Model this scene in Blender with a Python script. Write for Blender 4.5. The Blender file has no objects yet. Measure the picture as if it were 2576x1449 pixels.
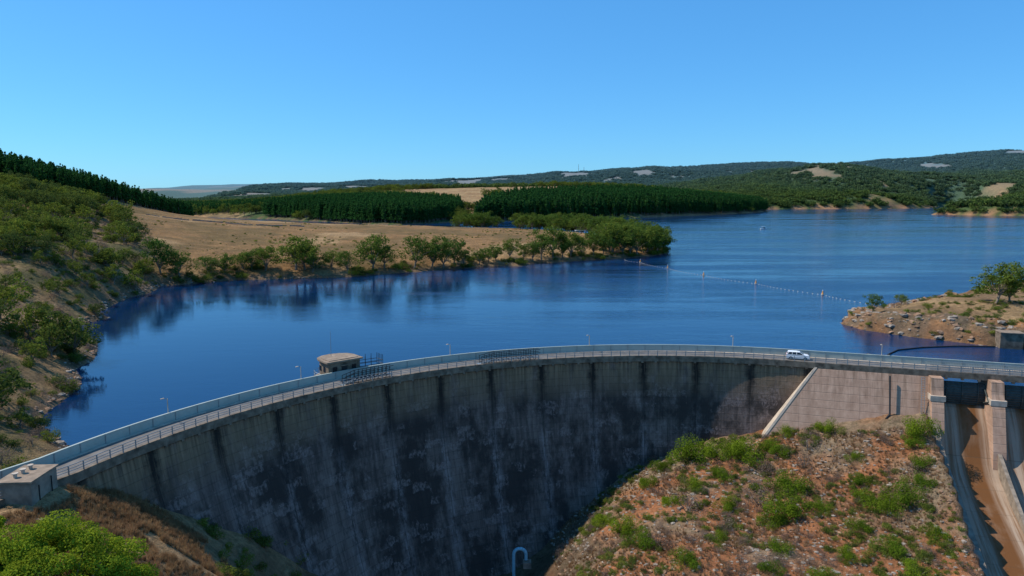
import bpy, math, numpy as np
from mathutils import Vector
rng=np.random.default_rng(7)
sc=bpy.context.scene
R=math.radians
# ---------------------------------------------------------------- helpers
def hash2(ix,iy,s):
    h=np.sin(ix*127.1+iy*311.7+s*74.7)*43758.5453
    return h-np.floor(h)
def vnoise(x,y,s=0):
    ix=np.floor(x);iy=np.floor(y);fx=x-ix;fy=y-iy
    fx=fx*fx*(3-2*fx);fy=fy*fy*(3-2*fy)
    a=hash2(ix,iy,s);b=hash2(ix+1,iy,s);c=hash2(ix,iy+1,s);d=hash2(ix+1,iy+1,s)
    return a+(b-a)*fx+(c-a)*fy+(a-b-c+d)*fx*fy
def fbm(x,y,scale,o=4,s=0):
    t=0;a=.5;f=1/scale;n=0
    for k in range(o):
        t=t+a*(vnoise(x*f+13.7*k,y*f-7.3*k,s+k)-.5);n+=a;a*=.5;f*=2.03
    return t/n*2
def sstep(a,b,x):
    t=np.clip((x-a)/(b-a),0,1);return t*t*(3-2*t)
# ---------------------------------------------------------------- materials
class G:
    def __init__(s,mat):
        mat.use_nodes=True;s.t=mat.node_tree;s.t.nodes.clear()
    def n(s,typ,inp=None,**kw):
        nd=s.t.nodes.new(typ)
        for k,v in kw.items(): setattr(nd,k,v)
        if inp:
            for k,v in inp.items():
                sk=nd.inputs[k]
                if isinstance(v,bpy.types.NodeSocket): s.t.links.new(v,sk)
                else: sk.default_value=v
        return nd
    def m(s,op,a,b=0.,c=None,clamp=False):
        d={0:a,1:b}
        if c is not None:d[2]=c
        return s.n('ShaderNodeMath',d,operation=op,use_clamp=clamp).outputs[0]
    def mr(s,v,a,b,c=0.,d=1.):
        return s.n('ShaderNodeMapRange',{0:v,1:a,2:b,3:c,4:d}).outputs[0]
    def mix(s,f,a,b,mode='MIX'):
        nd=s.n('ShaderNodeMix',None,data_type='RGBA',blend_type=mode)
        for i,v in ((0,f),(6,a),(7,b)):
            if isinstance(v,bpy.types.NodeSocket): s.t.links.new(v,nd.inputs[i])
            else: nd.inputs[i].default_value=v if i==0 else (*v,1) if len(v)==3 else v
        return nd.outputs[2]
    def noise(s,vec,scale,detail=4,rough=.55,o=0):
        nd=s.n('ShaderNodeTexNoise',{'Scale':scale,'Detail':detail,'Roughness':rough})
        if vec is not None:s.t.links.new(vec,nd.inputs['Vector'])
        return nd.outputs[o]
    def out(s,sh): s.t.links.new(sh,s.n('ShaderNodeOutputMaterial').inputs[0])
    def pr(s,col,rough=.8,metal=0.,spec=.3,bump=None,bs=.5,bd=.1):
        nd=s.n('ShaderNodeBsdfPrincipled',{'Roughness':rough,'Metallic':metal,'Specular IOR Level':spec})
        if isinstance(col,bpy.types.NodeSocket): s.t.links.new(col,nd.inputs['Base Color'])
        else: nd.inputs['Base Color'].default_value=(*col,1)
        if bump is not None:
            b=s.n('ShaderNodeBump',{'Strength':bs,'Distance':bd,'Height':bump})
            s.t.links.new(b.outputs[0],nd.inputs['Normal'])
        s.out(nd.outputs[0]);return nd
def simple(name,col,rough=.7,metal=0.,var=.25,scale=1.5,spec=.3):
    m=bpy.data.materials.new(name);g=G(m)
    pos=g.n('ShaderNodeNewGeometry').outputs['Position']
    n=g.noise(pos,scale,5)
    c=g.mix(g.mr(n,.3,.7),tuple(x*(1-var) for x in col),tuple(min(1,x*(1+var)) for x in col))
    g.pr(c,rough,metal,spec,bump=g.noise(pos,scale*6,3),bs=.2,bd=.03);return m
def haze(g,c,pos,amt=.66):  # aerial haze painted into the surface colour, blue-grey growing with world Y
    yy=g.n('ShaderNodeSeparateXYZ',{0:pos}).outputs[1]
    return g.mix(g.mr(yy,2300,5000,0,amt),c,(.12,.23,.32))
def leafmat(name,c1,c2,c3,hz=False):
    m=bpy.data.materials.new(name);g=G(m)
    geo=g.n('ShaderNodeNewGeometry');oi=g.n('ShaderNodeObjectInfo')
    pos=geo.outputs['Position']
    c=g.mix(geo.outputs['Random Per Island'],c1,c2)
    f=g.m('MULTIPLY',oi.outputs['Random'],.85)
    c=g.mix(f,c,c3)
    k=g.mr(g.noise(pos,.35,3),.3,.7,.7,1.3)
    c=g.mix(1.,c,g.n('ShaderNodeCombineColor',{0:k,1:k,2:k}).outputs[0],'MULTIPLY')
    if hz: c=haze(g,c,pos)  # distance haze tinted into the leaf colour
    d=g.n('ShaderNodeBsdfDiffuse',{'Color':c});t=g.n('ShaderNodeBsdfTranslucent',{'Color':c})
    mx=g.n('ShaderNodeMixShader',{0:.38,1:d.outputs[0],2:t.outputs[0]})
    g.out(mx.outputs[0]);return m
M={}
M['leaf_euc']=leafmat('eucalyptus_leaves',(.085,.13,.02),(.17,.205,.035),(.07,.13,.026))
M['leaf_scrub']=leafmat('scrub_leaves',(.11,.155,.02),(.24,.265,.04),(.055,.085,.028))
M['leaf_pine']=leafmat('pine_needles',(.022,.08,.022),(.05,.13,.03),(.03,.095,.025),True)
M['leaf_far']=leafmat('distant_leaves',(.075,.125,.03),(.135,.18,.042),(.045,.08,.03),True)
M['leaf_bush']=leafmat('bush_leaves',(.11,.175,.012),(.22,.28,.022),(.08,.14,.014))
M['leaf_near']=leafmat('wattle_leaves',(.16,.22,.014),(.32,.37,.03),(.20,.26,.02))
M['leaf_rust']=leafmat('rust_leaves',(.2,.13,.02),(.28,.16,.03),(.12,.14,.03))
M['leaf_dead']=leafmat('dry_twigs',(.17,.12,.085),(.27,.20,.145),(.17,.12,.10))
M['straw']=leafmat('dry_grass_blades',(.27,.165,.075),(.42,.28,.14),(.28,.15,.08))
M['bark']=simple('bark',(.20,.16,.12),.9)
M['steel']=simple('galvanised_steel',(.25,.28,.29),.45,.4,.15)
M['dark']=simple('dark_steel',(.025,.03,.032),.5,.3)
M['parapet']=simple('painted_parapet',(.36,.40,.355),.6,0,.1,.6)
M['asphalt']=simple('crest_road_surface',(.15,.135,.12),.9,0,.25,.5)
M['conc']=simple('concrete',(.24,.195,.15),.85,0,.4,.8)
M['fascia']=simple('stained_fascia_concrete',(.17,.13,.092),.9,0,.55,.9)
M['conc_l']=simple('pale_concrete',(.45,.37,.29),.85,0,.25,.8)
M['white']=simple('white_paint',(.8,.8,.8),.25,0,.03,1,.5)
M['glass']=simple('dark_glass',(.015,.018,.02),.08,0,.1,1,.6)
M['tyre']=simple('tyre',(.02,.02,.02),.8)
M['orange']=simple('orange_plastic',(.75,.3,.06),.5,0,.1)
M['yellow']=simple('cream_float',(.5,.46,.36),.5,0,.1)
M['gate']=simple('gate_steel',(.06,.07,.065),.5,.2,.3)
M['pipe']=simple('blue_pipe_paint',(.25,.5,.6),.4,0,.1)
M['roof']=simple('roof_concrete',(.25,.185,.13),.9,0,.35,1.)
M['rock']=simple('rock',(.25,.15,.09),.95,0,.5,.9)
M['stone']=simple('grey_stone',(.27,.225,.18),.95,0,.4,1.5)
M['red']=simple('red_lens',(.5,.02,.02),.3)
def dam_mat():
    m=bpy.data.materials.new('stained_dam_concrete');g=G(m)
    uv=g.n('ShaderNodeUVMap').outputs[0]
    sx=g.n('ShaderNodeSeparateXYZ',{0:uv});u,v=sx.outputs[0],sx.outputs[1]
    def sv(a,b,off=0.): return g.n('ShaderNodeCombineXYZ',{0:g.m('MULTIPLY',u,a),1:g.m('MULTIPLY',v,b),2:off}).outputs[0]
    n_st=g.noise(sv(.8,.035),1.,6,.7)
    n_s2=g.noise(sv(2.6,.09,17.),1.,6,.75)
    n_bl=g.noise(sv(.12,.07,5.),1.,7,.72)
    n_f=g.noise(sv(2.,1.2,3.),1.,6,.7)
    n_m=g.noise(sv(.45,.22,31.),1.,7,.75)
    col=g.mix(g.mr(n_st,.38,.62),(.098,.068,.056),(.205,.145,.118))
    col=g.mix(g.mr(n_s2,.45,.65,.0,.55),col,(.042,.031,.026))
    col=g.mix(g.mr(n_m,.50,.62,.0,.55),col,(.25,.18,.15))
    col=g.mix(g.m('MULTIPLY',g.mr(n_bl,.43,.55),g.mr(v,2.,-6.,.2,.9)),col,(.034,.026,.022))
    wob=g.m('MULTIPLY',g.m('SUBTRACT',g.noise(sv(.5,.5),1.,4),.5),2.4)
    vo=g.n('ShaderNodeTexWhiteNoise',{0:g.n('ShaderNodeCombineXYZ',{0:g.m('FLOOR',g.m('DIVIDE',g.m('ADD',u,wob),3.7)),1:g.m('FLOOR',g.m('DIVIDE',g.m('ADD',v,wob),1.5)),2:0.}).outputs[0]},noise_dimensions='3D').outputs[0]
    p=g.mr(g.m('ADD',g.m('MULTIPLY',vo,.35),g.m('MULTIPLY',g.noise(sv(.2,.15,9.),1.,5,.7),1.)),.78,.84)
    p=g.m('MULTIPLY',p,g.mr(n_f,.42,.58))
    col=g.mix(g.m('MULTIPLY',p,.5),col,(.33,.24,.21))
    jw=g.m('MULTIPLY',g.m('SUBTRACT',g.noise(sv(.25,.5),1.,5,.75),.5),2.4)
    jd=g.m('PINGPONG',g.m('ADD',u,jw),5.6)
    topf=g.mr(v,-12.,0.)
    dk=g.m('MULTIPLY',g.m('MULTIPLY',g.mr(jd,.3,1.3,1.,0.),topf),g.mr(n_s2,.35,.5,.4,1.))
    low=g.mr(v,-3.,-13.)
    ef=g.m('MULTIPLY',g.m('MULTIPLY',g.mr(jd,.1,1.5,1.,0.),low),g.mr(g.noise(sv(.9,.3,7.),1.,7,.8),.43,.57))
    col=g.mix(g.m('MULTIPLY',ef,.6),col,(.36,.28,.255))
    drip=g.m('MULTIPLY',g.mr(v,-4.,3.),g.mr(g.noise(sv(1.6,.06,2.),1.,5,.75),.42,.6))
    och=g.m('MULTIPLY',g.mr(v,-5,1.5),g.mr(g.noise(sv(.3,.1,12.),1.,5,.65),.3,.5))
    col=g.mix(g.m('MULTIPLY',och,.75),col,(.31,.20,.11))
    col=g.mix(g.m('MULTIPLY',drip,.75),col,(.05,.034,.02))
    col=g.mix(g.m('MULTIPLY',dk,.95),col,(.012,.01,.008))
    ll=g.mr(g.m('PINGPONG',g.m('ADD',v,.2),.75),.0,.08,1.,0.)
    col=g.mix(g.m('MULTIPLY',ll,g.mr(n_f,.35,.6,.1,.55)),col,(.03,.025,.02))
    jl=g.mr(g.m('PINGPONG',u,5.6),.0,.13,1.,0.)
    col=g.mix(g.m('MULTIPLY',jl,.65),col,(.02,.017,.014))
    h=g.m('SUBTRACT',g.m('ADD',n_f,g.m('MULTIPLY',n_st,.6)),g.m('MULTIPLY',ll,.5))
    g.pr(col,.9,bump=h,bs=.5,bd=.15);return m
M['dam']=dam_mat()
def gravity_mat():
    m=bpy.data.materials.new('gravity_wall_concrete');g=G(m)
    uv=g.n('ShaderNodeUVMap').outputs[0]
    sx=g.n('ShaderNodeSeparateXYZ',{0:uv});u,v=sx.outputs[0],sx.outputs[1]
    def sv(a,b,off=0.): return g.n('ShaderNodeCombineXYZ',{0:g.m('MULTIPLY',u,a),1:g.m('MULTIPLY',v,b),2:off}).outputs[0]
    n=g.noise(sv(.5,.35),1.,6,.7);ns=g.noise(sv(1.2,.1,4.),1.,5,.7)
    col=g.mix(g.mr(n,.3,.7),(.33,.20,.135),(.52,.34,.24))
    col=g.mix(g.m('MULTIPLY',g.m('MULTIPLY',g.mr(ns,.45,.62),g.mr(v,-8,3)),.65),col,(.14,.085,.05))
    col=g.mix(g.mr(g.noise(sv(1.5,.4,8.),1.,5,.7),.66,.72,0,.7),col,(.72,.62,.54))
    ll=g.mr(g.m('PINGPONG',v,.75),.0,.08,1.,0.)
    col=g.mix(g.m('MULTIPLY',ll,g.mr(n,.35,.6,.1,.45)),col,(.16,.11,.08))
    jl=g.mr(g.m('PINGPONG',g.m('ADD',u,3.),5.6),.0,.08,1.,0.)
    col=g.mix(g.m('MULTIPLY',jl,.5),col,(.12,.09,.07))
    g.pr(col,.9,bump=g.m('SUBTRACT',n,ll),bs=.4,bd=.1);return m
M['grav']=gravity_mat()
def chute_mat():
    m=bpy.data.materials.new('chute_concrete');g=G(m)
    uv=g.n('ShaderNodeUVMap').outputs[0]
    sx=g.n('ShaderNodeSeparateXYZ',{0:uv});u,v=sx.outputs[0],sx.outputs[1]
    def sv(a,b,off=0.): return g.n('ShaderNodeCombineXYZ',{0:g.m('MULTIPLY',u,a),1:g.m('MULTIPLY',v,b),2:off}).outputs[0]
    n=g.noise(sv(1.3,.06),1.,6,.7);n2=g.noise(sv(.3,.2,3.),1.,5,.6)
    col=g.mix(n2,(.27,.19,.13),(.44,.33,.24))
    col=g.mix(g.mr(n,.45,.62,0,.8),col,(.17,.08,.03))
    w=g.m('PINGPONG',g.m('ADD',u,-1.),5.)
    col=g.mix(g.m('MULTIPLY',g.mr(w,2.6,3.8),g.mr(n2,.25,.5,.6,1.)),col,(.14,.055,.014))
    ll=g.mr(g.m('PINGPONG',v,3.),.0,.08,1.,0.)
    col=g.mix(g.m('MULTIPLY',ll,.5),col,(.07,.05,.03))
    g.pr(col,.75,bump=n,bs=.3,bd=.1);return m
M['chute']=chute_mat()
# ---------------------------------------------------------------- mesh builder
class B:
    def __init__(s): s.v=[];s.f=[];s.mi=[];s.uv=[];s.mats=[]
    def mid(s,mat):
        if mat not in s.mats:s.mats.append(mat)
        return s.mats.index(mat)
    def add(s,vs,fs,mat,uvs=None):
        o=len(s.v);s.v+= [tuple(map(float,p)) for p in vs];k=s.mid(mat)
        for f in fs:
            s.f.append([i+o for i in f]);s.mi.append(k)
            for i in f: s.uv.append(tuple(uvs[i]) if uvs is not None else (0.,0.))
    def box(s,c,size,rz=0.,mat='conc'):
        cx,cy,cz=c;hx,hy,hz=[q/2 for q in size];cs,sn=math.cos(rz),math.sin(rz)
        vs=[(cx+x*cs-y*sn,cy+x*sn+y*cs,cz+z) for z in(-hz,hz) for x,y in((-hx,-hy),(hx,-hy),(hx,hy),(-hx,hy))]
        s.add(vs,[(3,2,1,0),(4,5,6,7),(0,1,5,4),(1,2,6,5),(2,3,7,6),(3,0,4,7)],mat)
    def cyl(s,p,q,r1,r2=None,n=6,mat='steel',cap=True):
        r2=r1 if r2 is None else r2
        p=Vector(p);q=Vector(q);d=(q-p).normalized()
        a=d.cross(Vector((0,0,1)) if abs(d.z)<.9 else Vector((1,0,0))).normalized();b=d.cross(a)
        vs=[];fs=[]
        for k in range(n):
            t=2*math.pi*k/n;o=a*math.cos(t)+b*math.sin(t);vs.append(p+o*r1);vs.append(q+o*r2)
        for k in range(n):
            j=(k+1)%n;fs.append((2*k,2*k+1,2*j+1,2*j))
        if cap:
            fs.append([2*k for k in range(n)]);fs.append([2*k+1 for k in range(n)][::-1])
        s.add(vs,fs,mat)
    def sweep(s,path,prof,mat,zf=None):
        vs=[];fs=[];m=len(prof)
        for i,(x,y,nx,ny) in enumerate(path):
            for o,z in prof: vs.append((x+nx*o,y+ny*o,z))
        for i in range(len(path)-1):
            for k in range(m):
                j=(k+1)%m;a=i*m;b=(i+1)*m;fs.append((a+k,b+k,b+j,a+j))
        fs.append(list(range(m)));L=(len(path)-1)*m;fs.append([L+k for k in range(m)][::-1])
        s.add(vs,fs,mat)
    def obj(s,name,parent=None,loc=(0,0,0),smooth=False,recalc=True):
        me=bpy.data.meshes.new(name);me.from_pydata([(a-loc[0],b-loc[1],c-loc[2]) for a,b,c in s.v],[],s.f)
        for k in s.mats: me.materials.append(M[k])
        me.polygons.foreach_set('material_index',s.mi)
        ul=me.uv_layers.new(name='UVMap');ul.data.foreach_set('uv',np.array(s.uv,dtype='f').ravel())
        if smooth: me.polygons.foreach_set('use_smooth',[True]*len(s.f))
        me.update()
        if recalc:
            import bmesh
            bm=bmesh.new();bm.from_mesh(me);bmesh.ops.recalc_face_normals(bm,faces=bm.faces);bm.to_mesh(me);bm.free()
        o=bpy.data.objects.new(name,me);o.location=loc;sc.collection.objects.link(o)
        if parent:o.parent=parent
        return o
def empty(name,loc=(0,0,0)):
    e=bpy.data.objects.new(name,None);e.location=loc;sc.collection.objects.link(e);return e
def npmesh(name,V,F,mats,mi=None):
    me=bpy.data.meshes.new(name);nv=len(V);nf=len(F);k=F.shape[1]
    me.vertices.add(nv);me.vertices.foreach_set('co',V.astype('f').ravel())
    me.loops.add(nf*k);me.loops.foreach_set('vertex_index',F.astype('i').ravel())
    me.polygons.add(nf);me.polygons.foreach_set('loop_start',np.arange(nf,dtype='i')*k)
    try: me.polygons.foreach_set('loop_total',np.full(nf,k,dtype='i'))
    except Exception: pass
    for m in mats: me.materials.append(M[m] if isinstance(m,str) else m)
    if mi is not None: me.polygons.foreach_set('material_index',mi.astype('i'))
    me.update(calc_edges=True);me.validate();return me
# ---------------------------------------------------------------- layout (metres, lake level z=0)
CX,CY,RD=30.,61.,87.
T0,T1=165.,68.1
CREST=4.
def arcp(th,r): return (CX+r*math.cos(R(th)),CY+r*math.sin(R(th)))
PR=arcp(T1,RD);AX=(.948,-.316);NX=(.316,.948)
def crest_path(step=1.,left=45.,right=75.):
    P=[]
    p0=arcp(T0,RD);d=(-.42,-.9075)
    k=left
    while k>.5:
        P.append((p0[0]+d[0]*k,p0[1]+d[1]*k,d[1],-d[0]));k-=3.
    n=int((T0-T1)/step)
    for i in range(n+1):
        th=T0+(T1-T0)*i/n;x,y=arcp(th,RD);P.append((x,y,math.cos(R(th)),math.sin(R(th))))
    k=3.
    while k<=right:
        P.append((PR[0]+AX[0]*k,PR[1]+AX[1]*k,NX[0],NX[1]));k+=3.
    return P
def resample(path,step):
    d=[0]
    for a,b in zip(path[:-1],path[1:]): d.append(d[-1]+math.hypot(b[0]-a[0],b[1]-a[1]))
    s=np.arange(0,d[-1],step);A=np.array(path)
    o=[np.interp(s,d,A[:,i]) for i in range(4)]
    return list(zip(*o))
def damdelta(th,d):
    f=1+1.1*float(sstep(125,160,np.array(th)))
    return (.08*d+.0045*d*d)*f
A_=[(-9000,30),(-64,30),(-64,100),(-72,108),(-84,128),(-98,162),(-116,188),(-136,227),(-145,265),(-151,299),(-126,322),(-77,333),(-57,349),(-23,374),(38,415),(78,441),(108,482),(112,530),(95,600),(70,680),(20,740),(-45,780),(-140,830),(-300,930),(-450,1050),(-600,1150),(-900,1250),(-9000,1400)]
B_=[(-9000,1500),(-900,1420),(-617,1340),(-438,1218),(-298,1083),(-200,975),(-153,955),(-100,1010),(-64,1140),(-40,1075),(0,1090),(73,1155),(273,1338),(450,1500),(600,1720),(688,1900),(700,2000),(766,2120),(1100,2200),(1400,2350),(1636,2730),(1720,2750),(1750,2500),(1500,2000),(1250,1750),(950,1560),(880,1490),(1000,1400),(1300,1350),(9000,1300),(9000,12000),(-9000,12000)]
D_=[(99,209),(101,199),(109,189),(122,178),(133,172),(150,164),(190,120),(9000,-200),(9000,900),(2000,700),(600,400),(300,330),(190,268),(165,252),(140,241),(118,229),(106,220)]
POLY=[np.array(p,float) for p in(A_,B_,D_)]
def jitter_poly(p,seed):
    out=[]
    for i in range(len(p)):
        a=p[i];b=p[(i+1)%len(p)];L=np.hypot(*(b-a))
        n=1
        if L<400: n=int(max(1,min(8,L/(6+.02*abs(a[1])))))
        out.append(a)
        nrm=np.array([-(b-a)[1],(b-a)[0]])/max(L,1)
        r=np.random.default_rng(seed+i)
        for k in range(1,n):
            out.append(a+(b-a)*k/n+nrm*r.normal()*min(L/n*.16,6))
    return np.array(out)
POLY=[jitter_poly(p,40*i) for i,p in enumerate(POLY)]
def sdist(x,y,polys=POLY):
    dmin=np.full(x.shape,1e9);ins=np.zeros(x.shape,bool)
    for P in polys:
        c=np.zeros(x.shape,bool)
        for i in range(len(P)):
            ax,ay=P[i];bx,by=P[(i+1)%len(P)]
            vx,vy=bx-ax,by-ay
            t=np.clip(((x-ax)*vx+(y-ay)*vy)/(vx*vx+vy*vy+1e-9),0,1)
            dmin=np.minimum(dmin,np.hypot(x-ax-t*vx,y-ay-t*vy))
            cond=((ay>y)!=(by>y))
            xi=ax+(y-ay)*(vx)/(vy if abs(vy)>1e-9 else 1e-9)
            c^=cond&(x<xi)
        ins|=c
    return np.where(ins,dmin,-dmin)
class RBF:
    def __init__(s,pts,c):
        P=np.array(pts,float);s.P=P;s.c=c;n=len(P)
        K=np.hypot(np.hypot(P[:,0,None]-P[None,:,0],P[:,1,None]-P[None,:,1]),c)
        A=np.zeros((n+1,n+1));A[:n,:n]=K;A[:n,n]=1;A[n,:n]=1
        w=np.linalg.solve(A,np.r_[P[:,2],0]);s.w=w
    def __call__(s,x,y):
        o=np.full(x.shape,s.w[-1])
        for p,w in zip(s.P,s.w[:-1]): o=o+w*np.hypot(np.hypot(x-p[0],y-p[1]),s.c)
        return o
UP=[(-66,75,3.7),(-62,92,3.8),(-66,50,3.5),(-75,85,6),(-83,112,7),(-109,147,10),(-100,90,14),(-140,110,24),(-165,215,15),(-182,250,23),(-160,300,12),(-200,120,32),(-300,200,42),(-220,330,26),(-290,400,42),(-190,370,15),(-278,500,26),(-215,430,19),(-436,600,57),(-425,680,46),(-423,760,32),(-415,830,20),(-420,900,10),(-500,200,55),(-600,400,65),(-700,700,74),(-1000,600,80),(-600,900,30),(-700,1050,12),(-2000,800,90),(-340,640,22),(-330,760,14),
(-120,360,8),(-60,400,9),(0,430,8),(60,470,5),(100,520,5),(0,550,8.5),(-100,480,12),(-220,700,11.5),(-100,650,11.5),(20,620,8),(50,660,6),(-415,960,8),(-300,830,9),(-80,740,6),
(-153,1000,6),(-64,1250,10),(-300,1250,16),(200,1500,22),(500,1750,14),(0,1400,24),(640,1950,8),(-325,2000,57),(-40,1900,61),(170,1900,63),(-550,2000,40),(-854,2200,14),(-600,1500,6),(-700,1900,10),(400,2100,55),(-1500,2000,12),
(-400,2900,25),(400,2900,45),(-1500,3200,15),(900,2400,35),
(-2450,5000,88),(-1940,5000,120),(-1376,5000,126),(-3500,5000,80),(-452,4500,130),(-96,4500,150),(284,4500,178),(792,4500,210),(1300,4500,222),(1807,4500,234),(2568,4500,268),(3269,4500,312),(4500,4500,330),
(1340,3000,160),(951,2900,96),(1712,3000,144),(2050,2900,100),(2400,3000,130),(1100,3700,85),(1700,3700,110),(2400,3700,140),(600,3600,80),(0,3600,60),(1500,2600,50),(1200,2450,45),
(1066,1650,28),(1235,1700,44),(1500,1900,40),(1300,1500,40),(2500,1700,90),(0,6500,90),(3000,6500,220),(-3000,6500,40),
(110,200,4.5),(125,195,5.5),(145,200,6),(130,215,5.5),(125,225,3.5),(160,180,6),(200,200,8),(400,250,15),(165,230,6),(180,100,6),(800,300,30)]
DN=[(82,131,-4),(72,135,-5.5),(62,137,-8),(52,140,-11),(41,143,-14),(33,143,-17),(24,133,-20),(17.5,118,-20.5),(13,100,-20.5),(10,130,-30),(7,117,-30),(4,100,-30),(0,135,-36),(-3,120,-37),(-2,100,-38),(0,70,-39),(0,30,-42),
(42,115,-16.5),(61,112,-14.5),(57,95,-17.5),(34,93,-17),(67,125,-9.7),(48,132,-13),(50,123,-14.2),(40,70,-24),(60,60,-26),(30,30,-32),(75,110,-10),(70,90,-16),
(-54,80,2.9),(-57,74,3.),(-60,62,2.),(-50,79,1.),(-43,78,-1.6),(-36,76,-5.5),(-27,74,-13),(-16,72,-26),(-48,90,-4),(-46,98,-9),(-38,104,-17),(-30,112,-26),(-15,120,-34),(-42,62,-4),(-33,60,-10),(-18,55,-26),(-60,40,0),(-40,30,-8),(-51,70,1.),(-45,70,-.8),(-15,98,-35),(-30,92,-23),
(120,115,4),(125,90,0),(125,60,-10),(110,30,-24),(140,80,4)]
HU=RBF(UP,18.);HD=RBF(DN,3.)
def spill(x,y):
    dx=x-PR[0];dy=y-PR[1]
    return dx*AX[0]+dy*AX[1]-21.5, dx*NX[0]+dy*NX[1]
FLO=[-70,-34,-14,-9,-6,-3,0,2,6];FLZ=[-32,-21.2,-15.2,-13.3,-10.8,-6.,-2.6,-1.9,-2.2]
def height(x,y):
    x=np.asarray(x,float);y=np.asarray(y,float)
    sd=sdist(x,y)
    hu=np.clip(HU(x,y),1.5,400)
    big=sstep(400,2500,y)
    hu=hu+fbm(x,y,420,4,3)*(32+30*sstep(600,1400,x)*(1-sstep(3300,4000,y)))*big*sstep(1900,2600,y)+fbm(x,y,30,4,8)*(1.1+1.5*sstep(-100,-160,x)*(1-sstep(300,380,y)))
    W=20+.03*np.clip(y,0,3000)
    W=np.where((x>90)&(y<320)&(y>120),5.5+3*fbm(x,y,9,3,5),W)
    q=np.clip(sd/W,0,1);up=hu*(1-(1-q)**2)
    up=up+np.where(sd>0,fbm(x,y,5,3,11)*.5*np.clip(sd/3,0,1),0)
    crag=((x>90)&(y<240)&(y>150))*np.clip(sd/2,0,1)*(1-sstep(8,14,sd))
    up=up+crag*(fbm(x,y,4,3,21)*1.9)
    water=-np.clip(-sd*.45,.0,22)-.15
    up=np.where(sd>0,up+.08,water)
    hd=np.clip(HD(x,y),-45,12)
    hd=hd+fbm(x,y,14,4,31)*1.3+fbm(x,y,3.,3,32)*.5
    rr=np.where(y>CY,np.hypot(x-CX,y-CY),np.abs(x-CX))
    f=rr-90.
    _,off=spill(x,y)
    f=np.where(x>PR[0],off-2.8,f)
    w=sstep(-2.,2.,f)
    z=hd*(1-w)+up*w
    la=(1-sstep(3,8,np.hypot((x+58)*1.,(y-82)*.35)))
    z=z*(1-la)+np.minimum(z,3.6)*la
    a,off=spill(x,y)
    fl=np.interp(off,FLO,FLZ)-2.5
    z=np.where((a>-1.4)&(a<32)&(off<3.5)&(off>-70),np.minimum(z,fl),z)
    return z
def grow(start,step,ratio,lim):
    o=[];p=start;s=step
    while p<lim: s*=ratio;p+=s;o.append(p)
    return o
xs=np.arange(-110,135,1.);xr=grow(134,1,1.033,9000);xs=np.r_[[-110-(q-134) for q in xr][::-1],xs,xr]
ys=np.arange(28,215,1.);ys=np.r_[ys,grow(214,1,1.014,8500)]
Xg,Yg=np.meshgrid(xs,ys);x=Xg.ravel();y=Yg.ravel()
Z=height(x,y);SD=sdist(x,y)
nx,ny=len(xs),len(ys)
i=np.arange(nx*ny).reshape(ny,nx)
F=np.stack([i[:-1,:-1],i[:-1,1:],i[1:,1:],i[1:,:-1]],-1).reshape(-1,4)
C=np.zeros((len(x),3))
n1=fbm(x,y,25,5,50);n2=fbm(x,y,6,4,51);n3=fbm(x,y,260,4,52)
def L(c1,c2,t): return np.array(c1)*(1-t[:,None])+np.array(c2)*t[:,None]
field=L((.245,.135,.055),(.155,.098,.038),sstep(-.4,.4,n1+.4*n2))
pf=sstep(.1,.35,fbm(x,y,60,4,58));field=field*(1-pf[:,None])+np.array((.32,.20,.095))*pf[:,None]
bank=L((.25,.155,.075),(.12,.10,.04),sstep(-.2,.35,n1+n2*.5))
def fartan(a,c): return (fbm(a,c,190,4,52)+.3*fbm(a,c,900,3,60)+.2*sstep(3300,4400,c))*(1-sstep(4550,4700,c))
farc=L((.055,.085,.028),(.23,.155,.07),sstep(.34,.40,fartan(x,y)))
red=L((.28,.115,.05),(.22,.155,.095),sstep(-.3,.25,n1+n2*.6))
C[:]=field
def PM(poly,xx,yy): return sdist(xx,yy,[np.array(poly,float)])
BANK=[(-9000,30),(-60,30),(-60,110),(-80,125),(-95,165),(-112,190),(-130,227),(-140,265),(-146,305),(-165,322),(-178,335),(-200,380),(-250,440),(-310,520),(-360,640),(-400,820),(-415,905),(-700,1050),(-9000,1200)]
bm_=sstep(-8,8,PM(BANK,x,y)+12*n1);C=C*(1-bm_[:,None])+bank*bm_[:,None]
bb=(y>900)&(sdist(x,y,[POLY[1]])>-50);C[bb]=farc[bb]
TAN=[(-420,1900),(-120,1500),(-75,1200),(-50,1200),(-20,1450),(60,1650),(260,1700),(350,2050),(-420,2150)]
tn=PM(TAN,x,y)>0;C[tn]=L((.32,.21,.10),(.25,.15,.07),sstep(-.3,.3,n1))[tn]
rr=np.where(y>CY,np.hypot(x-CX,y-CY),np.abs(x-CX))
dn=((rr<90)&(x<PR[0]))|((x>=PR[0])&(spill(x,y)[1]<3))
C[dn]=red[dn]
dl=dn&(x<-5);C[dl]=L((.25,.16,.08),(.32,.20,.10),sstep(-.3,.3,n1))[dl]
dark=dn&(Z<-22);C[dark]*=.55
dd=(x>90)&(y>120)&(y<320)&~dn;C[dd]=L((.29,.185,.09),(.21,.13,.065),sstep(-.3,.3,n2+n1))[dd]
cl=dd&(SD<9);C[cl]=L((.25,.125,.055),(.15,.105,.065),sstep(-.2,.2,n2))[cl]
sh=(SD>-3)&(SD<2+.004*y)&~dn&~dd;C[sh]=L((.13,.09,.055),(.19,.12,.07),sstep(-.3,.3,n2))[sh]
fs=(SD>-8)&(SD<10)&(y>1300);C[fs]=(.36,.19,.10)
me=npmesh('terrain',np.stack([x,y,Z],1),F,[])
ca=me.color_attributes.new('Col','FLOAT_COLOR','POINT');ca.data.foreach_set('color',np.c_[C,np.ones(len(C))].astype('f').ravel())
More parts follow.
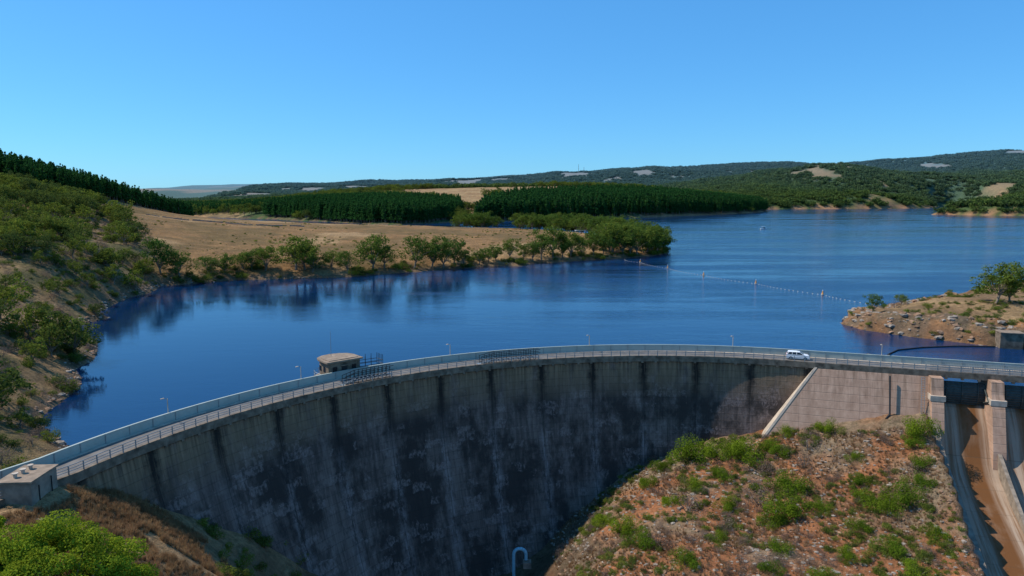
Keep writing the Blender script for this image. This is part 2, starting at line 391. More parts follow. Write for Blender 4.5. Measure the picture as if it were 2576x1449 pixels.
me.polygons.foreach_set('use_smooth',np.ones(len(F),bool))
tm=bpy.data.materials.new('ground');g=G(tm)
pos=g.n('ShaderNodeNewGeometry').outputs['Position']
ac=g.n('ShaderNodeVertexColor',layer_name='Col').outputs[0]
na=g.noise(pos,.9,8,.7);nb=g.noise(pos,.12,6,.65);nc=g.noise(pos,3.5,5,.7)
k=g.m('MULTIPLY',g.mr(na,.3,.7,.5,1.5),g.mr(nb,.3,.7,.7,1.3))
c=g.mix(1.,ac,g.n('ShaderNodeCombineColor',{0:k,1:k,2:k}).outputs[0],'MULTIPLY')
c=g.mix(g.mr(nc,.60,.68,0,.55),c,(.27,.235,.19))
c=g.mix(g.mr(g.noise(pos,1.7,4,.6),.55,.66,0,.5),c,(.055,.06,.022))
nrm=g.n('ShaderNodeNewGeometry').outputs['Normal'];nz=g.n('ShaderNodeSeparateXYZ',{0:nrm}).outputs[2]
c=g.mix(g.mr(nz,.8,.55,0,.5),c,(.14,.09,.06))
c=haze(g,c,pos)  # far ground colour carries painted blue-grey haze
g.pr(c,.95,spec=.1,bump=g.m('ADD',na,g.m('MULTIPLY',nc,.4)),bs=.9,bd=.6)
me.materials.append(tm)
o=bpy.data.objects.new('terrain',me);sc.collection.objects.link(o)
# ---------------------------------------------------------------- water
wm=bpy.data.materials.new('lake_water');g=G(wm)
pos=g.n('ShaderNodeNewGeometry').outputs['Position']
mp=g.n('ShaderNodeMapping',{0:pos,'Rotation':(0,0,.35),'Scale':(.6,1.5,1)}).outputs[0]
w1=g.noise(mp,.9,5,.6);w2=g.noise(mp,.18,3,.5)
ms=g.n('ShaderNodeMapping',{0:pos,'Rotation':(0,0,-.25),'Scale':(.35,1.6,1)}).outputs[0]
patch=g.mr(g.noise(ms,.016,6,.68),.42,.58)
hgt=g.m('ADD',w1,g.m('MULTIPLY',w2,1.5))
sxy=g.n('ShaderNodeSeparateXYZ',{0:pos})
sy=g.m('ADD',sxy.outputs[1],g.m('MULTIPLY',sxy.outputs[0],.7))
calm=g.mr(g.m('ADD',sy,g.m('MULTIPLY',g.m('SUBTRACT',g.noise(ms,.03,4),.5),140.)),150,360,.1,1.)
st=g.m('MULTIPLY',g.mr(patch,0,1,.25,1.),calm)
bp=g.n('ShaderNodeBump',{'Strength':g.m('MULTIPLY',st,.75),'Distance':.26,'Height':hgt})
wc=g.mix(st,(.001,.016,.06),(.002,.032,.11))
nd=g.n('ShaderNodeBsdfPrincipled',{'Base Color':wc,'Roughness':.06,'IOR':1.33,'Normal':bp.outputs[0]})
g.t.links.new(g.mr(st,.1,1.,.03,.14),nd.inputs['Roughness'])
g.out(nd.outputs[0]);M['water']=wm
wb=B()
pl=[(p[0]+p[2]*4.,p[1]+p[3]*4.) for p in crest_path(2.)]
pl=[p for p in pl if p[1]>60 and p[0]>-62]
pts=[(-9000,60),(-62,60)]+sorted(pl)+[(150,112),(9000,-150)]
for a,b in zip(pts[:-1],pts[1:]):
    wb.add([(a[0],a[1],0),(b[0],b[1],0),(b[0],220,0),(a[0],220,0)],[(0,1,2,3)],'water')
wb.add([(-9000,220,0),(9000,220,0),(9000,9000,0),(-9000,9000,0)],[(0,1,2,3)],'water')
wb.obj('lake_water')
# ---------------------------------------------------------------- dam
dam=empty('concrete_arch_dam')
b=B();NT=110;zs=[3.3]+list(np.arange(2.5,-44,-1.5))
vs=[];uv=[]
for a in range(NT+1):
    th=T0+4+(T1-T0-4)*a/NT
    for z in zs:
        X,Y=arcp(th,RD-damdelta(th,4-z));vs.append((X,Y,z));uv.append((R(T0+4-th)*RD+5,z))
m=len(zs);fs=[(i_*m+k,(i_+1)*m+k,(i_+1)*m+k+1,i_*m+k+1) for i_ in range(NT) for k in range(m-1)]
b.add(vs,fs,'dam',uv)
vs=[];uv=[]
for a in range(NT+1):
    th=T0+4+(T1-T0-4)*a/NT
    for z in(3.3,-40): X,Y=arcp(th,RD+5.3);vs.append((X,Y,z));uv.append((R(T0-th)*RD,z))
b.add(vs,[(2*i_,2*i_+1,2*i_+3,2*i_+2) for i_ in range(NT)],'conc',uv)
b.obj('arch_wall',dam,smooth=True,recalc=False)
path=crest_path(1.)
b=B();b.sweep(path,[(-.35,3.3),(5.7,3.3),(5.7,3.9),(-.35,3.9)],'fascia');
b.sweep(path,[(-.45,3.0),(-.352,3.0),(-.352,4.1),(.0,4.1),(.0,4.22),(-.45,4.22)],'fascia')
for p in resample(path,2.8):
    if p[0]<-50: continue
    an=math.atan2(p[3],p[2]);b.box((p[0]-p[2]*.22,p[1]-p[3]*.22,2.95),(.5,.45,.5),an,'fascia')
b.obj('deck_slab',dam)
b=B();b.sweep(path,[(.02,3.9),(5.3,3.9),(5.3,4.),(.02,4.)],'asphalt')
b.sweep(path,[(4.7,4.002),(5.3,4.002),(5.3,4.12),(4.7,4.12)],'conc_l');b.obj('crest_road',dam)
b=B()
b.sweep(path,[(5.32,3.9),(5.56,3.9),(5.56,5.4),(5.32,5.4)],'parapet')
b.sweep(path,[(5.27,5.402),(5.61,5.402),(5.61,5.46),(5.27,5.46)],'parapet')
for p in resample(path,3.6):
    an=math.atan2(p[3],p[2]);b.box((p[0]+p[2]*5.3,p[1]+p[3]*5.3,4.65),(.12,.1,1.4),an,'steel')
b.obj('upstream_parapet',dam)
b=B()
for zz in(4.6,4.92,5.3):
    b.sweep(path,[(-.25,zz),(-.18,zz),(-.18,zz+.08),(-.25,zz+.08)],'steel')
for p in resample(path,2.):
    an=math.atan2(p[3],p[2]);b.box((p[0]-p[2]*.3,p[1]-p[3]*.3,4.7),(.1,.13,1.3),an,'steel')
b.obj('downstream_railing',dam)
def gantry(tha,thb):
    b=B();n=12
    for i_ in range(n):
        t0=tha+(thb-tha)*i_/n;t1=tha+(thb-tha)*(i_+1)/n
        h0=min(1,i_/3)*.9;h1=min(1,(i_+1)/3)*.9
        for r in(RD+.2,RD+1.5):
            A=arcp(t0,r);Bp=arcp(t1,r)
            for k in(.2,.9,1.6): b.cyl((*A,4.1+h0*.6+k),(*Bp,4.1+h1*.6+k),.06,mat='dark')
            b.cyl((*A,4.),(*A,5.75+h0*.6),.06,mat='dark')
        A=arcp(t0,RD+.85);b.box((A[0],A[1],4.1+h0*.6),(1.3,1.4,.08),R(t0),'steel')
    b.obj('walkway_platform',dam)
gantry(133.5,127.);gantry(114.5,106.)
GB=.36
b=B();vs=[];uv=[]
def gp(a,off,z): return (PR[0]+AX[0]*a+NX[0]*off,PR[1]+AX[1]*a+NX[1]*off,z)
N=8
for k in range(N+1):
    d=.0+20.*k/N;z=3.3-d;al=-11.5*d/17.
    for a,off in((al,1.),(al,-.36-GB*d),(20.7,-.36-GB*d),(20.7,1.)): vs.append(gp(a,off,z));uv.append((a,z))
fs=[]
for k in range(N):
    for j in range(3): fs.append((k*4+j,k*4+j+1,(k+1)*4+j+1,(k+1)*4+j))
b.add(vs,fs,'grav',uv);
vs=[]
for k in range(N+1):
    d=20.*k/N;z=3.25-d;al=-11.5*d/17.
    vs+= [gp(al-.2,-.42-GB*d-.05,z),gp(al+.3,-.42-GB*d-.05,z),gp(al+.3,0,z),gp(al-.2,0,z)]
fs=[(k*4+j,k*4+(j+1)%4,(k+1)*4+(j+1)%4,(k+1)*4+j) for k in range(N) for j in range(4)]
b.add(vs,fs,'conc_l');b.obj('gravity_abutment_wall',dam)
b=B();b.cyl(gp(13.5,-1.5,2.8),gp(13.5,-4.,-4.5),.16,mat='dark');b.cyl(gp(13.5,-3.9,-4.4),gp(12.7,-4.9,-5.),.2,mat='dark');b.obj('drain_pipe',dam)
# ---------------------------------------------------------------- spillway
sp=empty('spillway')
def spt(a,off,z): return gp(a+21.5,off,z)
b=B()
for k in range(4):
    a=10*k
    prof=[(5.4,3.25),(5.4,-8),(-8,-14),(-7.,-9.),(-4.6,-2.),(-3.2,1.),(-2.6,3.25)]
    vs=[spt(a-1.05,o_,z) for o_,z in prof]+[spt(a+1.05,o_,z) for o_,z in prof];n=len(prof)
    b.add(vs,[list(range(n)),list(range(n,2*n))[::-1]]+[(j,(j+1)%n,n+(j+1)%n,n+j) for j in range(n)],'grav',[(p[0],p[2]) for p in vs])
    vs=[spt(a+s_*1.3,o_,z) for z in(-.9,.1) for s_,o_ in((-1,-4.2),(1,-4.2),(1,-1.5),(-1,-1.5))]
    b.add(vs,[(3,2,1,0),(4,5,6,7),(0,1,5,4),(1,2,6,5),(2,3,7,6),(3,0,4,7)],'conc_l')
b.obj('piers',sp)
b=B()
for k in range(3):
    rows=9;vs=[];fs=[]
    for r in range(rows+1):
        t=r/rows;z=2.1-4.3*t;off=1.2-1.1*math.sin(math.pi*(.15+.7*t))
        vs+= [spt(10*k+1.07,off,z),spt(10*k+8.93,off,z)]
    fs=[(2*r,2*r+1,2*r+3,2*r+2) for r in range(rows)]
    b.add(vs,fs,'gate')
    for r in range(rows+1):
        t=r/rows;z=2.1-4.3*t;off=1.2-1.1*math.sin(math.pi*(.15+.7*t))-.12
        b.cyl(spt(10*k+1.07,off,z),spt(10*k+8.93,off,z),.09,mat='gate')
    for q in(2.3,5,7.7):
        for r in range(rows):
            z0=2.1-4.3*r/rows;z1=2.1-4.3*(r+1)/rows
            f0=1.2-1.1*math.sin(math.pi*(.15+.7*r/rows))-.2;f1=1.2-1.1*math.sin(math.pi*(.15+.7*(r+1)/rows))-.2
            b.cyl(spt(10*k+q,f0,z0),spt(10*k+q,f1,z1),.1,mat='gate')
    for q in(1.3,8.7):
        b.cyl(spt(10*k+q,0,1.2),spt(10*k+q,-3,-.6),.14,mat='gate');b.cyl(spt(10*k+q,0,-1.5),spt(10*k+q,-3,-.6),.14,mat='gate')
b.obj('radial_gates',sp)
b=B();oo=np.r_[np.linspace(6,-14,21),np.linspace(-16,-70,20)];zz=np.interp(oo,FLO,FLZ)
zz[1:-1]=(zz[:-2]+zz[1:-1]*2+zz[2:])/4
vs=[];uv=[]
for o_,z in zip(oo,zz):
    for a in(0.,5.,10.,15.,20.,25.,30.): vs.append(spt(a,o_,z));uv.append((a,o_))
fs=[(i_*7+j,i_*7+j+1,(i_+1)*7+j+1,(i_+1)*7+j) for i_ in range(len(oo)-1) for j in range(6)]
b.add(vs,fs,'chute',uv);b.obj('chute_floor',sp)
b=B()
WT=[(-1.5,-1.),(-4,-3.8),(-9,-7.3),(-14,-9.6),(-34,-15.8),(-70,-27)]
for a0,a1 in((-1.3,0.05),(29.95,31.3)):
    vs=[];
    for o_,z in WT:
        zb=np.interp(o_,FLO,FLZ)-2
        vs+=[spt(a0,o_,z),spt(a1,o_,z),spt(a1,o_,zb),spt(a0,o_,zb)]
    fs=[(k*4+j,k*4+(j+1)%4,(k+1)*4+(j+1)%4,(k+1)*4+j) for k in range(len(WT)-1) for j in range(4)]+[(0,1,2,3),(23,22,21,20)]
    b.add(vs,fs,'conc')
for a0 in(10.,20.):
    vs=[]
    for o_,z in((-7.,-9.2),(-14,-12.6),(-24,-17.2)):
        zb=np.interp(o_,FLO,FLZ)-1;vs+=[spt(a0-.3,o_,z),spt(a0+.3,o_,z),spt(a0+.3,o_,zb),spt(a0-.3,o_,zb)]
    b.add(vs,[(k*4+j,k*4+(j+1)%4,(k+1)*4+(j+1)%4,(k+1)*4+j) for k in range(2) for j in range(4)]+[(0,1,2,3),(11,10,9,8)],'conc')
for s_ in(-.3,.3): b.cyl(spt(-2.2+s_,-3.6,-5.),spt(-2.2+s_,-1.6,3.),.05,n=5,mat='steel')
for k in range(20):
    t=k/19;b.cyl(spt(-2.5,-3.6+2*t,-5+8*t),spt(-1.9,-3.6+2*t,-5+8*t),.04,n=4,mat='steel')
b.obj('chute_walls',sp)
b=B()
for off in(-.28,2.6):
    for i_ in range(120):
        a=-.8+i_*.28;b.cyl(spt(a,off,4.3),spt(a,off,5.5),.03,n=4,mat='steel',cap=False)
    for z in(4.45,5.5): b.cyl(spt(-.8,off,z),spt(33,off,z),.05,n=4,mat='steel')
b.obj('bridge_railing',sp)
b=B()
vs=[spt(a,o_,z) for z in(-14,4.25) for a,o_ in((-16,6.5),(-10,12),(-9,11.3),(-15,5.8))]
b.add(vs,[(3,2,1,0),(4,5,6,7),(0,1,5,4),(1,2,6,5),(2,3,7,6),(3,0,4,7)],'conc')
b.obj('approach_guide_wall',sp)
# ---------------------------------------------------------------- intake house
ih=empty('intake_tower_house')
th=131.6;cx,cy=arcp(th,RD+8.2)
def loc(t,r_):
    e=(math.sin(R(th)),-math.cos(R(th)));n_=(math.cos(R(th)),math.sin(R(th)))
    return (cx+e[0]*t+n_[0]*r_,cy+e[1]*t+n_[1]*r_)
def prism(b,pl_,z0,z1,mat):
    n=len(pl_);vs=[(*p,z0) for p in pl_]+[(*p,z1) for p in pl_]
    b.add(vs,[list(range(n))[::-1],list(range(n,2*n))]+[(j,(j+1)%n,n+(j+1)%n,n+j) for j in range(n)],mat)
def half(rad,fr):
    P=[loc(rad,-fr),loc(rad,1.)]
    for k in range(1,6): q=math.pi*k/6;P.append(loc(rad*math.cos(q),1.+rad*.8*math.sin(q)))
    P+=[loc(-rad,1.),loc(-rad,-fr)];return P
b=B();prism(b,half(3.3,2.2),4.,7.1,'fascia');b.obj('walls',ih)
b=B();prism(b,half(3.75,2.7),7.1,7.4,'roof');prism(b,half(3.,2.),7.403,7.52,'roof');b.obj('roof',ih)
b=B();prism(b,half(4.5,2.4),3.2,3.95,'conc');prism(b,half(3.2,1.),-20,3.2,'conc');b.obj('tower_shaft',ih)
b=B();ra=R(th-90)
for t in(-2.,2.):
    p=loc(t,-2.2);b.box((p[0],p[1],5.7),(.9,.1,1.1),ra,'glass')
    b.box((p[0],p[1],5.1),(1.1,.3,.1),ra,'roof')
p=loc(0,-2.2);b.box((p[0],p[1],5.1),(1.2,.12,2.15),ra,'dark');b.box((p[0],p[1],6.35),(1.6,.5,.14),ra,'roof')
for r_ in(-.6,1.):
    for s_ in(-3.3,3.3):
        p=loc(s_,r_);b.box((p[0],p[1],5.7),(.1,.8,1.),ra,'glass')
b.obj('door_and_windows',ih)
b=B();P=half(4.4,2.3)
for i_ in range(len(P)-1):
    for z in(4.5,5.05): b.cyl((*P[i_],z),(*P[i_+1],z),.04,n=4)
    b.cyl((*P[i_],3.95),(*P[i_],5.05),.05,n=4)
P=[loc(3.8,-1),loc(8.7,-1.6),loc(8.7,.6),loc(3.8,1.2)]
prism(b,P,3.7,3.85,'steel')
for i_ in range(3):
    A,Bq=P[i_],P[i_+1]
    for z in(4.5,5.2,5.9): b.cyl((*A,z),(*Bq,z),.05,n=4,mat='dark')
    for k in range(5):
        q=(A[0]+(Bq[0]-A[0])*k/4,A[1]+(Bq[1]-A[1])*k/4);b.cyl((*q,3.8),(*q,7.),.05,n=4,mat='dark')
p=loc(-.8,1.5);b.cyl((*p,7.4),(*p,12.5),.06,.03,mat='steel')
b.obj('platform_and_railings',ih)
# ---------------------------------------------------------------- valve box
vb=empty('concrete_valve_house')
b=B();b.box((-56.2,78.3,4.2),(3.6,5.,3.6),.06,'conc');b.obj('walls',vb)
b=B();b.box((-56.2,78.3,6.06),(3.95,5.4,.22),.06,'roof');b.obj('roof_slab',vb)
b=B()
for q in(-1.3,0,1.3):
    b.cyl((-56.2-.5,78.3+q,6.15),(-56.2-.5,78.3+q,6.6),.2,n=12,mat='conc_l');b.cyl((-56.7,78.3+q,6.6),(-56.7,78.3+q,6.7),.33,n=12,mat='conc_l')
b.cyl((-54.3,77.3,2.4),(-54.3,77.3,5.2),.07,mat='dark');b.cyl((-54.3,79.5,2.4),(-54.3,79.5,5.4),.07,mat='dark');b.obj('vents',vb)
b=B();b.box((-59.5,76.5,3.),(7,1.2,.6),.2,'conc_l');b.box((-54.8,73.8,2.4),(6.,.5,.35),.1,'conc_l');b.obj('concrete_kerb')
for th_ in(152.5,137.2,117.5,98.,78.5,None):
    if th_ is None: X,Y=gp(13.,5.7,0)[:2]
    else: X,Y=arcp(th_,RD+5.75)
    b=B();b.cyl((X,Y,3.2),(X,Y,7.6),.09,.07,n=8,mat='conc_l');b.cyl((X,Y,7.55),(X-.35,Y-.35,7.7),.05,mat='steel');b.box((X-.5,Y-.5,7.72),(.5,.25,.12),.8,'conc_l');b.box((X,Y,3.35),(.3,.3,.3),0,'steel')
    b.obj('lamp_post')
# ---------------------------------------------------------------- car
def car(X,Y,Z0,rz):
    e=empty('parked_car',(X,Y,Z0));e.rotation_euler=(0,0,rz)
    low=[(-2.3,.35),(-2.32,.75),(-2.25,1.02),(-1.9,1.1),(1.15,1.1),(1.9,1.0),(2.2,.85),(2.3,.6),(2.27,.35)]
    b=B()
    def ext(P,w0,w1,mat,zt):
        n=len(P);vs=[(x_,-(w0 if z_<zt else w1),z_) for x_,z_ in P]+[(x_,(w0 if z_<zt else w1),z_) for x_,z_ in P]
        b.add(vs,[list(range(n)),list(range(n,2*n))[::-1]]+[(j,(j+1)%n,n+(j+1)%n,n+j) for j in range(n)],mat)
    ext(low,.92,.88,'white',.9);b.obj('body',e)
    b=B();ext([(-2.15,1.102),(-1.75,1.62),(-1.3,1.62),(.2,1.62),(1.15,1.102)],.84,.68,'glass',1.3);b.obj('windows',e)
    b=B();ext([(-2.0,1.622),(-1.7,1.7),(-.2,1.72),(.35,1.622)],.72,.6,'white',1.66)
    for x_ in(-1.15,-.3):
        for s_ in(-1,1): b.cyl((x_,s_*.87,1.08),(x_,s_*.70,1.64),.045,n=5,mat='white')
    for s_ in(-1,1):
        b.cyl((1.2,s_*.86,1.1),(.3,s_*.69,1.64),.05,n=5,mat='white');b.cyl((-2.15,s_*.86,1.1),(-1.75,s_*.69,1.64),.06,n=5,mat='white')
        b.box((.95,s_*1.,1.15),(.15,.2,.14),0,'white')
        b.box((2.2,s_*.7,.78),(.2,.35,.14),0,'glass');b.box((-2.28,s_*.75,.95),(.12,.25,.25),0,'red')
    b.obj('roof_and_lights',e)
    b=B()
    for x_ in(-1.4,1.42):
        for s_ in(-1,1):
            b.cyl((x_,s_*.95,.36),(x_,s_*.7,.36),.36,n=16,mat='tyre');b.cyl((x_,s_*.96,.36),(x_,s_*.9,.36),.22,n=10,mat='steel')
    b.obj('wheels',e)
X,Y=arcp(70.3,RD+2.6);car(X,Y,4.,R(70.3-90))
b=B();P=[]
for k in range(9): q=math.pi*k/8;P.append((1.5-1.3*math.cos(q)*.9,126.5,-29.5+1.1*math.sin(q)))
P=[(P[0][0],126.5,-36)]+P+[(P[-1][0],126.5,-30.6)]
for a_,c_ in zip(P[:-1],P[1:]): b.cyl(a_,c_,.32,n=10,mat='pipe')
b.box((2.9,126.5,-31.5),(1.5,1.5,1.2),0,'conc');b.obj('outlet_pipe')
# ---------------------------------------------------------------- foliage templates
def leafcloud(centers,radii,n,size,r,flat=.8):
    k=r.integers(0,len(centers),n);c=centers[k];rad=radii[k]
    d=r.normal(size=(n,3));d/=np.linalg.norm(d,axis=1)[:,None]
    rr_=(.45+.55*r.random(n)**.5)[:,None]
    p=c+d*rr_*rad*np.array([1,1,flat])
    nm=d*.8+r.normal(size=(n,3))*.6+np.array([0,0,.35]);nm/=np.linalg.norm(nm,axis=1)[:,None]
    t=np.cross(nm,r.normal(size=(n,3)));t/=np.linalg.norm(t,axis=1)[:,None];bt=np.cross(nm,t)
    s=(size*(.6+.8*r.random(n)))[:,None]
    V=np.stack([p-t*s-bt*s*.3,p+t*s*.2-bt*s*.6,p+t*s+bt*s*.2,p-t*s*.1+bt*s*.7],1).reshape(-1,3)
    return V
def make_tree(name,h,kind,n,size,seed,leaf,wide=1.):
    r=np.random.default_rng(seed);b=B()
    cen=[];rad=[]
    if kind=='pine':
        b.cyl((0,0,0),(0,0,h*.9),h*.016,h*.004,5,'bark')
        for k in range(16):
            t=.22+.78*k/15;R_=h*.17*(1-t)**.7*wide+.02*h
            for j in range(4 if t<.8 else 1):
                q=r.random()*6.28;o_=R_*.6 if t<.8 else 0
                cen.append((o_*math.cos(q),o_*math.sin(q),h*t*(.98)+r.normal()*h*.01));rad.append((R_*.6+h*.012,)*2+(h*.045,))
    elif kind=='bush':
        for k in range(14):
            q=r.random()*6.28;d=h*.62*r.random()**.6*wide
            cen.append((d*math.cos(q),d*math.sin(q),h*(.2+.5*r.random()*(1-d/(h*1.3)))));s_=h*(.17+.16*r.random());rad.append((s_*1.15,s_*1.15,s_))
        for k in range(6):
            c=cen[k];b.cyl((0,0,-.05*h),(c[0]*.8,c[1]*.8,c[2]),h*.02,h*.008,4,'bark')
    elif kind=='bigbush':
        for k in range(110):
            q=r.random()*6.28;el=math.asin(r.random()**.8);d=h*.62*wide*math.cos(el)*(.7+.3*r.random())
            s_=h*(.05+.07*r.random());cen.append((d*math.cos(q),d*math.sin(q),h*(.1+.78*math.sin(el)*(.8+.2*r.random()))));rad.append((s_*1.25,s_*1.25,s_*.85))
        for k in range(0,110,6):
            c=cen[k];b.cyl((0,0,-.05*h),(c[0]*.9,c[1]*.9,c[2]),h*.014,h*.004,5,'bark')
    else:
        lean=r.normal(size=2)*.05*h;fk=h*(.14+.1*r.random())
        b.cyl((0,0,-.03*h),(lean[0]*.5,lean[1]*.5,fk),h*.026,h*.02,7,'bark')
        nb=11
        for k in range(nb):
            q=6.28*k/nb*3+r.normal()*.35;zt=h*(.3+.52*(k+r.random())/nb);d=h*(.14+.2*r.random())*wide*(1.1-.5*abs(zt/h-.5))
            mid=(lean[0]*.5+d*.45*math.cos(q),lean[1]*.5+d*.45*math.sin(q),(fk+zt)/2+h*.03)
            tip=(lean[0]+d*math.cos(q),lean[1]+d*math.sin(q),zt)
            b.cyl((lean[0]*.5,lean[1]*.5,fk*(.8+.2*r.random())),mid,h*.012,h*.008,5,'bark',False);b.cyl(mid,tip,h*.008,h*.003,4,'bark',False)
            for j in range(4):
                s_=h*(.055+.07*r.random())
                cen.append((tip[0]+r.normal()*h*.075*wide,tip[1]+r.normal()*h*.075*wide,tip[2]+r.normal()*h*.06));rad.append((s_*1.2,s_*1.2,s_*.9))
        for j in range(8):
            s_=h*(.07+.06*r.random());cen.append((lean[0]+r.normal()*h*.09,lean[1]+r.normal()*h*.09,h*(.5+.4*r.random())));rad.append((s_*1.2,s_*1.2,s_))
    cen=np.array(cen);rad=np.array(rad)
    V=leafcloud(cen,rad,n,size,r,1.)
    F4=np.arange(len(V)).reshape(-1,4)
    bv=np.array(b.v) if b.v else np.zeros((0,3));o_=len(bv)
    me=bpy.data.meshes.new(name)
    faces=[f for f in b.f]+(F4+o_).tolist()
    me.from_pydata(np.r_[bv,V].tolist() if o_ else V.tolist(),[],faces)
    me.materials.append(M['bark']);me.materials.append(M[leaf])
    me.polygons.foreach_set('material_index',[0]*len(b.f)+[1]*len(F4));me.update()
    return me
def tcoll(name,meshes):
    c=bpy.data.collections.new(name)
    for k,m_ in enumerate(meshes):
        o_=bpy.data.objects.new('%s_%d'%(name,k),m_);c.objects.link(o_)
    return c
EUC=[make_tree('euc%d'%k,1.,'euc',3000,.019,100+k,'leaf_euc',1.1+.1*(k%3)) for k in range(6)]
SCR=[make_tree('scr%d'%k,1.,'euc',1900,.024,200+k,'leaf_scrub',1.3) for k in range(5)]
BSH=[make_tree('bsh%d'%k,1.,'bush',800,.042,300+k,'leaf_scrub',1.1) for k in range(4)]
DED=[make_tree('ded%d'%k,1.,'bush',600,.025,330+k,'leaf_dead',1.1) for k in range(2)]
PIN=[make_tree('pin%d'%k,1.,'pine',330,.034,400+k,'leaf_pine') for k in range(4)]
FAR=[make_tree('far%d'%k,1.,'bush',130,.12,500+k,'leaf_far',1.0) for k in range(4)]
def grassmesh(seed):
    r=np.random.default_rng(seed);n=46;V=[]
    for k in range(n):
        q=r.random()*6.28;d=r.random()*.22;p=np.array([d*math.cos(q),d*math.sin(q),0]);l=r.normal(size=2)*.22
        tp=p+np.array([l[0],l[1],.5+.5*r.random()]);w=np.array([math.cos(q+1.5),math.sin(q+1.5),0])*.018
        V+=[p-w,p+w,tp+w*.3,tp-w*.3]
    V=np.array(V);return npmesh('grass%d'%seed,V,np.arange(len(V)).reshape(-1,4),['straw'])
GRS=[grassmesh(k) for k in range(3)]
def rockmesh(seed,mat):
    import bmesh
    bm=bmesh.new();bmesh.ops.create_icosphere(bm,subdivisions=1,radius=.5);r=np.random.default_rng(seed)
    for v in bm.verts: v.co*= .7+.6*r.random();v.co.z*=.6
    me=bpy.data.meshes.new('rk');bm.to_mesh(me);bm.free();me.materials.append(M[mat]);return me
RCK=[rockmesh(k,'stone') for k in range(3)]+[rockmesh(5+k,'rock') for k in range(3)]
def scatter(name,coll,nvar,x_,y_,h,zoff=-.1,tilt=.06,wj=.25):
    n=len(x_);z=height(x_,y_)+zoff*1.
    me=bpy.data.meshes.new(name);me.vertices.add(n);me.vertices.foreach_set('co',np.stack([x_,y_,z],1).astype('f').ravel())
    a=me.attributes.new('rot','FLOAT_VECTOR','POINT');a.data.foreach_set('vector',np.stack([rng.normal(size=n)*tilt,rng.normal(size=n)*tilt,rng.random(n)*6.28],1).astype('f').ravel())
    w=1+wj*(rng.random(n)-.3)
    a=me.attributes.new('scl','FLOAT_VECTOR','POINT');a.data.foreach_set('vector',np.stack([h*w,h*w,h],1).astype('f').ravel())
    a=me.attributes.new('idx','INT','POINT');a.data.foreach_set('value',rng.integers(0,nvar,n).astype('i'))
    ob=bpy.data.objects.new(name,me);sc.collection.objects.link(ob)
    ng=bpy.data.node_groups.new(name,'GeometryNodeTree')
    ng.interface.new_socket(name='Geometry',in_out='INPUT',socket_type='NodeSocketGeometry')
    ng.interface.new_socket(name='Geometry',in_out='OUTPUT',socket_type='NodeSocketGeometry')
    N_=ng.nodes;gi=N_.new('NodeGroupInput');go=N_.new('NodeGroupOutput')
    ip=N_.new('GeometryNodeInstanceOnPoints');ci=N_.new('GeometryNodeCollectionInfo')
    ci.inputs['Collection'].default_value=coll;ci.inputs['Separate Children'].default_value=True;ci.inputs['Reset Children'].default_value=True
    def na_(nm,ty):
        q=N_.new('GeometryNodeInputNamedAttribute');q.data_type=ty;q.inputs['Name'].default_value=nm
        return [s for s in q.outputs if s.enabled and s.name=='Attribute'][0]
    l=ng.links.new
    l(gi.outputs[0],ip.inputs['Points']);l(ci.outputs[0],ip.inputs['Instance']);ip.inputs['Pick Instance'].default_value=True
    l(na_('idx','INT'),ip.inputs['Instance Index']);l(na_('rot','FLOAT_VECTOR'),ip.inputs['Rotation']);l(na_('scl','FLOAT_VECTOR'),ip.inputs['Scale'])
    l(ip.outputs[0],go.inputs[0])
    md=ob.modifiers.new('scatter','NODES');md.node_group=ng
    return ob
cS=tcoll('scrub_tree_t',SCR);cB=tcoll('bush_t',BSH);cP=tcoll('pine_t',PIN);cF=tcoll('far_t',FAR);cG=tcoll('grass_t',GRS);cR=tcoll('rock_t',RCK);cE=tcoll('euc_t',EUC);cD=tcoll('dead_t',DED)
def sample(n,x0,x1,y0,y1,mask):
    X=x0+(x1-x0)*rng.random(n);Y=y0+(y1-y0)*rng.random(n);k=mask(X,Y);return X[k],Y[k]
def road_clear(a,c): return (a<-66)|(c>98)
X,Y=sample(4600,-420,-60,70,560,lambda a,c:(PM(BANK,a,c)+10*fbm(a,c,30,3,5)>0)&(sdist(a,c)>1.5)&(fbm(a,c,14,3,77)>-.07)&road_clear(a+2,c)&(a>-.86*c-8))
scatter('scrub_woodland',cS,5,X,Y,(3.+7.5*rng.random(len(X))**1.8)*(1+.25*sstep(250,450,Y)))
X,Y=sample(9000,-330,-58,70,470,lambda a,c:(PM(BANK,a,c)+14*fbm(a,c,30,3,5)>-6)&(sdist(a,c)>.5)&(fbm(a,c,9,3,78)>-.03)&road_clear(a,c)&(a>-.86*c-8))
scatter('undergrowth_bushes',cB,4,X,Y,.6+2.2*rng.random(len(X))**1.8)
X,Y=sample(3200,-330,-58,70,470,lambda a,c:(PM(BANK,a,c)>-6)&(sdist(a,c)>.5)&(a>-.86*c-8)&road_clear(a,c))
scatter('dry_shrubs',cD,2,X,Y,.8+2.7*rng.random(len(X))**1.3)
X,Y=sample(6500,-160,112,300,560,lambda a,c:(sdist(a,c)>0)&(sdist(a,c)<10)&(fbm(a,c,14,2,9)>-.12))
scatter('shoreline_bushes',cB,4,X,Y,1.+3.5*rng.random(len(X))**1.6)
X,Y=sample(2200,-260,60,330,700,lambda a,c:(sdist(a,c)>9)&(PM(BANK,a,c)<-3)&(fbm(a,c,50,3,15)+.8*np.exp(-sdist(a,c)/25)>.02))
scatter('field_tussocks',cB,4,X,Y,.4+1.3*rng.random(len(X))**2)
PH=[(-9000,620),(-470,560),(-395,590),(-385,700),(-398,830),(-408,905),(-470,1020),(-700,1080),(-9000,1200)]
